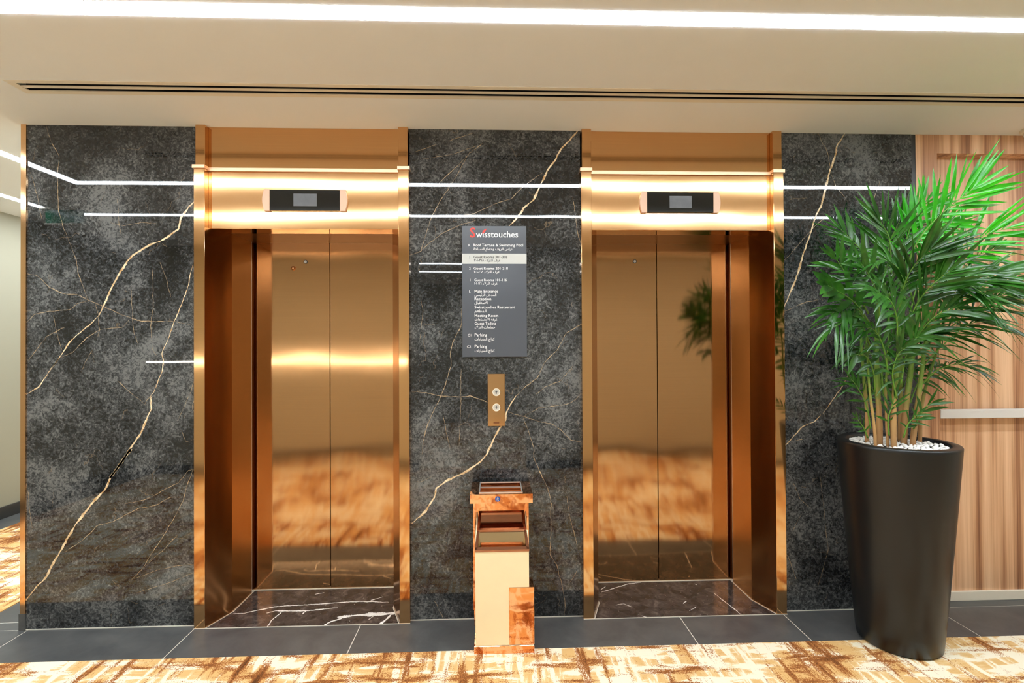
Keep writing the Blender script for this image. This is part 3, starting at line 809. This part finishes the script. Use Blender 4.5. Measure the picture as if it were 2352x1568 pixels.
# sloping bezel round the opening, plus middle bar
def bar(xa, ya, xb, yb_, w, name, mat, lift=0.004, h=0.010):
    d = Vector((xb - xa, yb_ - ya)); d.normalize(); n = Vector((-d.y, d.x)) * w / 2
    q = [(xa + n.x, ya + n.y), (xb + n.x, yb_ + n.y), (xb - n.x, yb_ - n.y), (xa - n.x, ya - n.y)]
    MB().add([(x, y, slope(y) + lift - h) for x, y in q] + [(x, y, slope(y) + lift) for x, y in q],
             [(0, 1, 2, 3), (7, 6, 5, 4), (0, 4, 5, 1), (1, 5, 6, 2), (2, 6, 7, 3), (3, 7, 4, 0)]).build(name, mat, bn)
bar(x0 - 0.001, BF + 0.004, x1 + 0.001, BF + 0.004, 0.012, 'bezel', 'copper_dark')
bar(x0 + 0.004, BF, x0 + 0.020, -0.155, 0.012, 'bezel', 'copper_dark')
bar(x1 - 0.004, BF, x1 - 0.020, -0.155, 0.012, 'bezel', 'copper_dark')
bar(x0 + 0.012, -0.155, x1 - 0.012, -0.155, 0.010, 'bezel', 'copper_dark')
bar(x0 + 0.006, -0.232, x1 - 0.006, -0.232, 0.008, 'middle_bar', 'copper_dark', 0.006)
# trays inside
def tray(ya, yb_, xi, depth, name, mat, floor_mat):
    za, zb = slope(ya) - 0.006, slope(yb_) - 0.006; zf = za - depth; k = 0.014
    o = [(x0 + xi, ya, za), (x1 - xi, ya, za), (x1 - xi, yb_, zb), (x0 + xi, yb_, zb)]
    i = [(x0 + xi + k, ya + k, zf), (x1 - xi - k, ya + k, zf), (x1 - xi - k, yb_ - k, zf + 0.012), (x0 + xi + k, yb_ - k, zf + 0.012)]
    p = MB().add(o + i, [(0, 1, 5, 4), (1, 2, 6, 5), (2, 3, 7, 6), (3, 0, 4, 7)]).build(name, mat, bn)
    MB().add([(a, b, c + 0.0005) for a, b, c in i], [(0, 1, 2, 3)]).build('tray_floor', floor_mat, p)
tray(BF + 0.010, -0.236, 0.014, 0.030, 'front_tray', 'tray_gold', 'tray_blue')
tray(-0.228, -0.158, 0.018, 0.065, 'rear_tray', 'copper_dark', 'copper_dark')
# copper block at the lower corner
MB().bbox(0.068, 0.186, BF - 0.002, BF + 0.10, 0.0445, 0.313, 0.0015, 1).build('corner_block', 'copper', bn)
# lid with a sunk ash tray
lz0, lz1, ly0, ly1, lx0, lx1 = 0.688, 0.731, -0.252, -0.022, -0.116, 0.186
tx0, tx1, ty0, ty1 = -0.070, 0.135, -0.225, -0.045
MB().box(lx0, lx1, ly0, ty0, lz0, lz1).box(lx0, lx1, ty1, ly1, lz0, lz1).box(lx0, tx0, ty0, ty1, lz0, lz1).box(tx1, lx1, ty0, ty1, lz0, lz1).box(tx0, tx1, ty0, ty1, lz0, lz0 + 0.012).build('lid', 'copper', bn)
for q in ((tx0 - 0.004, tx1 + 0.004, ty0 - 0.004, ty0 + 0.001), (tx0 - 0.004, tx1 + 0.004, ty1 - 0.001, ty1 + 0.004), (tx0 - 0.004, tx0 + 0.001, ty0, ty1), (tx1 - 0.001, tx1 + 0.004, ty0, ty1), (tx0, tx1, -0.137, -0.131)):
    MB().box(*q, lz1 - 0.002, lz1 + 0.004).build('ash_tray_rim', 'silver', bn)
st = MB().cyl_y(0.017, 0.7085, 0.0125, ly0 - 0.0012, ly0, 32).build('sticker', 'blue', bn)
MB().ring_y(0.017, 0.7115, 0.002, 0.0042, ly0 - 0.0018, ly0 - 0.001, 16).box(0.0125, 0.0145, ly0 - 0.0018, ly0 - 0.001, 0.7015, 0.7085).box(0.0185, 0.0225, ly0 - 0.0018, ly0 - 0.001, 0.702, 0.7045).build('sticker_mark', 'sign_white', st)

# ================================================================== PLANTER + PEBBLES
PCX, PCY, PR0, PR1, PH = 1.968, -0.288, 0.172, 0.247, 0.972
pl = thing('potted_palm', 'bushy green cane palm in a tall tapered black planter by the wood panelling', 'potted plant', (PCX, PCY, 0.0035))
prof = [(0.0, 0.0036), (PR0 - 0.012, 0.0036), (PR0, 0.014)]
for k in range(1, 13):
    u = k / 12; prof.append((PR0 + (PR1 - PR0) * (u ** 0.92), 0.014 + u * (PH - 0.020 - 0.014)))
prof += [(PR1 + 0.001, PH - 0.008), (PR1 - 0.004, PH - 0.001), (PR1 - 0.010, PH), (PR1 - 0.034, PH), (PR1 - 0.040, PH - 0.004), (PR1 - 0.042, PH - 0.05), (PR1 - 0.05, PH - 0.15)]
MB().lathe(PCX, PCY, prof, 96).build('pot', 'planter', pl, smooth=True)
SOIL = PH - 0.022
MB().lathe(PCX, PCY, [(0.0, SOIL + 0.004), (0.1, SOIL + 0.002), (PR1 - 0.043, SOIL - 0.002)], 48).build('soil', 'soil', pl)

stem_px = [(1990, 0.05), (2018, -0.02), (2037, -0.06), (2053, -0.08), (2078, 0.0), (2098, -0.03), (2066, 0.07), (2008, -0.09), (2110, 0.04)]
stems = []
for px, dy in stem_px:
    y = PCY + dy; q = on_plane(px, 1005, 1, y); stems.append((q.x, y))
pm = []
for k in range(5):
    bm = bmesh.new(); bmesh.ops.create_icosphere(bm, subdivisions=2, radius=1.0)
    rnd = random.Random(k)
    off = Vector((rnd.random() * 9, rnd.random() * 9, rnd.random() * 9))
    for v in bm.verts:
        v.co *= 1 + 0.28 * mnoise.noise(v.co * 1.3 + off)
        v.co.x *= 1.15; v.co.y *= 0.9; v.co.z *= 0.68
    me = bpy.data.meshes.new('pebble'); bm.to_mesh(me); bm.free()
    for p in me.polygons: p.use_smooth = True
    me.materials.append(MT['pebble']); pm.append(me)
rnd = random.Random(11)
placed = []
tries = 0
while len(placed) < 250 and tries < 20000:
    tries += 1
    r = (PR1 - 0.058) * math.sqrt(rnd.random()); a = rnd.random() * 2 * math.pi
    x, y = PCX + r * math.cos(a), PCY + r * math.sin(a)
    s = rnd.uniform(0.0065, 0.0105)
    if any((x - u) ** 2 + (y - w) ** 2 < (0.0155) ** 2 for u, w in stems): continue
    if any((x - u) ** 2 + (y - w) ** 2 < (0.88 * (s + q)) ** 2 for u, w, q in placed): continue
    placed.append((x, y, s))
    o = bpy.data.objects.new('pebble', pm[rnd.randrange(5)]); COL.objects.link(o)
    o.location = (x, y, SOIL + 0.002 + 0.58 * s + rnd.random() * 0.003); o.scale = (s, s, s)
    o.rotation_euler = (rnd.uniform(-0.3, 0.3), rnd.uniform(-0.3, 0.3), rnd.random() * 6.28)
    tag(o, 'small white pebble covering the soil in the black planter', 'pebble', 'white pebbles in the planter')

# ================================================================== PALM
pa = pl
rnd = random.Random(3)
tops = [(1975, 700), (2015, 640), (2040, 690), (2085, 590), (2120, 650), (2150, 690), (2075, 600), (1985, 760), (2165, 760)]
for (x, y), (tx, ty), k in zip(stems, tops, range(9)):
    q = on_plane(tx, ty, 1, y)
    b = Vector((x, y, SOIL - 0.03)); t = Vector(q)
    pts = []
    for i in range(13):
        u = i / 12; p = b.lerp(t, u)
        p.x = b.x + (t.x - b.x) * (u ** 1.7)
        p.x += 0.006 * math.sin(u * 7 + k); pts.append(p)
    r0 = 1.2 * [0.0085, 0.0115, 0.0055, 0.0110, 0.0125, 0.0105, 0.009, 0.006, 0.008][k]
    rad = [r0 * (1 - 0.55 * i / 12) * (1.12 if i in (2, 5, 8) else 1.0) for i in range(13)]
    MB().tube(pts, rad, 10).build('cane', 'cane', pa, smooth=True)

# fronds: rachis read on the photograph, then hung at a believable depth
FR = []   # (points px, y at base, y at tip, leaflet length, pairs, normal, droop, young)
def fr(pts, y0, y1, ll, n, nrm=(0.0, -1.0, 0.35), droop=0.25, bright=False, w=0.020): FR.append((pts, y0, y1, ll, n, nrm, droop, bright, w))
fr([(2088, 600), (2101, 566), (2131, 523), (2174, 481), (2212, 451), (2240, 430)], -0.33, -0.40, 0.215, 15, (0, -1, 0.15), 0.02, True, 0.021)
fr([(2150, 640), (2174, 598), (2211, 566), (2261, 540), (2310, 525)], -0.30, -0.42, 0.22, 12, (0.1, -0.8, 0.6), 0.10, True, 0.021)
fr([(2110, 700), (2160, 675), (2230, 650), (2300, 625)], -0.34, -0.52, 0.22, 12, (0, -0.7, 0.7), 0.28, False, 0.024)
fr([(2111, 799), (2171, 760), (2245, 705), (2308, 675)], -0.30, -0.38, 0.22, 12, (0.1, -0.8, 0.5), 0.35, False, 0.022)
fr([(2112, 850), (2160, 798), (2225, 745), (2285, 738)], -0.30, -0.40, 0.17, 11, (0.2, -0.6, 0.8), 0.75, False, 0.016)
fr([(2115, 885), (2150, 852), (2195, 836), (2235, 840)], -0.30, -0.36, 0.12, 10, (0.1, -0.7, 0.7), 0.6, False, 0.011)
fr([(2048, 660), (2047, 600), (2042, 545), (2020, 505)], -0.36, -0.40, 0.19, 12, (-0.1, -1, 0.1), 0.05, False, 0.018)
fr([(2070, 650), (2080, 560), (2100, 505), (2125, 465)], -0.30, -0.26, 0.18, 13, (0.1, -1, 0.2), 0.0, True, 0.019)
fr([(2045, 680), (2012, 609), (1965, 560), (1930, 525)], -0.25, -0.16, 0.15, 11, (-0.2, -1, 0.3), 0.12, False, 0.020)
fr([(1995, 720), (1968, 674), (1942, 627), (1918, 590)], -0.32, -0.36, 0.14, 9, (-0.4, -1, 0.3), 0.12, False, 0.022)
fr([(2000, 745), (1964, 696), (1924, 668), (1902, 655)], -0.34, -0.42, 0.14, 5, (-0.2, -0.9, 0.5), 0.15, False, 0.040)
fr([(1998, 760), (1972, 712), (1942, 708), (1906, 722)], -0.34, -0.42, 0.14, 9, (-0.2, -0.8, 0.7), 0.5, False, 0.020)
fr([(2000, 800), (1982, 752), (1950, 735), (1915, 752)], -0.36, -0.46, 0.15, 9, (-0.2, -0.8, 0.6), 0.75, False, 0.018)
fr([(2020, 760), (2018, 690), (2000, 640), (1975, 600)], -0.40, -0.50, 0.17, 11, (0, -1, 0.3), 0.15, False, 0.021)
fr([(2060, 740), (2075, 660), (2100, 610), (2140, 570)], -0.40, -0.54, 0.20, 13, (0, -1, 0.35), 0.15, False, 0.023)
fr([(2080, 760), (2105, 700), (2140, 655), (2185, 620)], -0.40, -0.54, 0.20, 13, (0.1, -0.9, 0.5), 0.22, False, 0.024)
fr([(2060, 800), (2060, 735), (2045, 690), (2010, 670)], -0.42, -0.55, 0.17, 11, (0, -0.9, 0.5), 0.35, False, 0.021)
fr([(2085, 830), (2110, 770), (2150, 725), (2200, 705)], -0.38, -0.50, 0.20, 12, (0, -0.9, 0.5), 0.35, False, 0.024)
fr([(2040, 860), (2030, 800), (2010, 760), (1985, 750)], -0.40, -0.46, 0.14, 9, (0, -1, 0.4), 0.55, False, 0.019)
fr([(2070, 880), (2080, 820), (2100, 780), (2120, 770)], -0.40, -0.44, 0.15, 9, (0, -1, 0.4), 0.55, False, 0.020)
fr([(2050, 640), (2040, 570), (2060, 520), (2075, 490)], -0.22, -0.15, 0.15, 11, (0, -1, 0.1), 0.05, False, 0.018)
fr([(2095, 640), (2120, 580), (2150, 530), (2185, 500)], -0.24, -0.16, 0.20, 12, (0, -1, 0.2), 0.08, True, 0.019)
fr([(2130, 700), (2190, 640), (2240, 590), (2290, 570)], -0.22, -0.12, 0.20, 12, (0, -1, 0.3), 0.15, False, 0.020)
fr([(2120, 760), (2190, 720), (2260, 660), (2330, 640)], -0.26, -0.20, 0.20, 12, (0, -1, 0.3), 0.25, False, 0.022)
fr([(2130, 750), (2200, 690), (2270, 655), (2345, 650)], -0.34, -0.46, 0.20, 11, (0, -0.8, 0.6), 0.4, False, 0.023)
fr([(2010, 900), (2005, 850), (1985, 815), (1950, 818)], -0.36, -0.42, 0.10, 4, (-0.2, -0.9, 0.4), 0.5, False, 0.034)
fr([(2000, 985), (1990, 930), (1970, 890), (1955, 870)], -0.30, -0.28, 0.09, 6, (-0.2, -1, 0.3), 0.2, False, 0.013)
fr([(2098, 985), (2112, 955), (2125, 935), (2140, 925)], -0.33, -0.36, 0.10, 3, (0, -1, 0.4), 0.2, False, 0.018)
fr([(2042, 1000), (2040, 960), (2050, 930), (2056, 905)], -0.37, -0.38, 0.09, 5, (0, -1, 0.1), 0.1, False, 0.013)
fr([(1993, 1005), (1985, 985), (1975, 970), (1966, 958)], -0.34, -0.36, 0.06, 4, (0, -1, 0.3), 0.2, False, 0.011)
fr([(2075, 1005), (2085, 975), (2098, 960), (2108, 950)], -0.36, -0.38, 0.07, 4, (0, -1, 0.3), 0.2, False, 0.012)
fr([(2020, 900), (2030, 840), (2045, 790), (2070, 760)], -0.22, -0.15, 0.16, 10, (0, -1, 0.2), 0.3, False, 0.020)
fr([(2080, 900), (2095, 850), (2105, 800), (2120, 760)], -0.22, -0.15, 0.16, 10, (0, -1, 0.2), 0.3, False, 0.020)

fr([(2030, 905), (2022, 850), (2000, 812), (1972, 800)], -0.26, -0.22, 0.15, 9, (0, -1, 0.3), 0.7, False, 0.017)
fr([(2060, 915), (2050, 860), (2062, 815), (2085, 795)], -0.38, -0.44, 0.14, 9, (0, -1, 0.3), 0.8, False, 0.018)
fr([(2090, 925), (2108, 880), (2130, 850), (2165, 845)], -0.26, -0.22, 0.14, 9, (0, -1, 0.3), 0.8, False, 0.016)
fr([(2015, 960), (2012, 915), (1996, 880), (1975, 872)], -0.24, -0.18, 0.12, 8, (0, -1, 0.3), 0.4, False, 0.014)
fr([(2075, 960), (2068, 915), (2050, 885), (2028, 876)], -0.22, -0.16, 0.13, 8, (0, -1, 0.3), 0.6, False, 0.016)
fr([(2100, 700), (2080, 640), (2050, 605), (2010, 590)], -0.36, -0.46, 0.18, 11, (0, -0.9, 0.5), 0.5, False, 0.017)
fr([(2120, 690), (2165, 655), (2215, 650), (2260, 675)], -0.38, -0.54, 0.19, 11, (0.1, -0.7, 0.7), 0.6, False, 0.017)
fr([(2090, 720), (2110, 650), (2150, 610), (2205, 600)], -0.28, -0.22, 0.20, 12, (0, -1, 0.3), 0.4, False, 0.018)

def smooth_path(P, n):
    """Catmull-Rom through P, n+1 points"""
    P = [P[0] * 2 - P[1]] + P + [P[-1] * 2 - P[-2]]; out = []; segs = len(P) - 3
    for i in range(n + 1):
        u = i / n * segs; k = min(int(u), segs - 1); t = u - k
        a, b, c, d = P[k:k + 4]
        out.append(0.5 * ((2 * b) + (c - a) * t + (2 * a - 5 * b + 4 * c - d) * t * t + (3 * b - a - 3 * c + d) * t ** 3))
    return out

def leaflet(base, d, nrm, L, W, droop, seedv):
    """tapering, slightly folded blade; returns verts, faces"""
    d = d.normalized(); side = d.cross(nrm).normalized(); nn = side.cross(d).normalized()
    prof = [(0.0, 0.16), (0.16, 0.72), (0.38, 1.0), (0.62, 0.86), (0.84, 0.48), (1.0, 0.03)]
    vs = []
    for u, w in prof:
        p = base + d * (L * u) + Vector((0, 0, -1)) * (droop * L * u * u * 0.75)
        hw = W * 0.5 * w
        vs += [p + side * hw + nn * hw * 0.28, p, p - side * hw + nn * hw * 0.28]
    fs = []
    for i in range(len(prof) - 1):
        a = 3 * i
        fs += [(a, a + 3, a + 4, a + 1), (a + 1, a + 4, a + 5, a + 2)]
    for v in vs:      # nothing may pass through the marble or the wood
        lim = -0.012 if v.x < 2.47 else 0.02
        if v.y > lim: v.y = lim - 0.2 * abs(v.y - lim) * 0.1
    return vs, fs

rnd = random.Random(21)
allv = []
for fi, (pp, y0, y1, ll, n, nrm, droop, bright, w) in enumerate(FR):
    P = []
    for i, (x, y) in enumerate(pp):
        u = i / (len(pp) - 1); P.append(Vector(on_plane(x, y, 1, y0 + (y1 - y0) * u)))
    path = smooth_path(P, 3 * n)
    rad = [0.0042 * (1 - 0.8 * i / (3 * n)) for i in range(3 * n + 1)]
    f = MB().tube(path, rad, 6).build('frond', 'rachis', pa, smooth=True)
    N = Vector(nrm).normalized(); m_ = 'leaf_bright' if bright else 'leaf'
    for k in range(n + 1):
        u = 0.24 + 0.76 * k / n
        i = min(3 * n, int(round(u * 3 * n)))
        b = path[i]; t = (path[min(i + 1, 3 * n)] - path[max(i - 1, 0)]).normalized()
        side = t.cross(N).normalized()
        for s in ((-1, 1) if k < n else (0,)):
            ang = math.radians(54 - 36 * (k / n) + rnd.uniform(-11, 11)) if s else 0
            env = 0.55 + 0.6 * math.sin(math.pi * min(1, 0.12 + 0.75 * (k / n)))
            L = ll * env * rnd.uniform(0.85, 1.25)
            d = t * math.cos(ang) + side * (s * math.sin(ang)) + N * rnd.uniform(-0.15, 0.25) + Vector((0, 0, rnd.uniform(-0.08, 0.05)))
            nn = (N + side * rnd.uniform(-0.6, 0.6)).normalized()
            vs, fs = leaflet(b, d, nn, L, w * rnd.uniform(0.7, 1.08), droop * rnd.uniform(0.4, 1.8), k)
            c = sum(vs, Vector()) / len(vs)
            allv.append(((c - CAM).length / (L * w) ** 0.25, vs, fs, m_, f))
allv.sort(key=lambda q: q[0])
rest = {}
for i, (k, vs, fs, m_, f) in enumerate(allv):
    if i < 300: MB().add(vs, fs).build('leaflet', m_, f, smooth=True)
    else: rest.setdefault('all', []).append((vs, fs, m_))
mb = MB(); mats = []
for vs, fs, m_ in rest.get('all', []):
    mb.add(vs, fs); mats += [0 if m_ == 'leaf' else 1] * len(fs)
if mb.v:
    o = mb.build('leaflets', 'leaf', pa, smooth=True); o.data.materials.append(MT['leaf_bright'])
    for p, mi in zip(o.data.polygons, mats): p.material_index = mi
    o['kind'] = 'stuff'
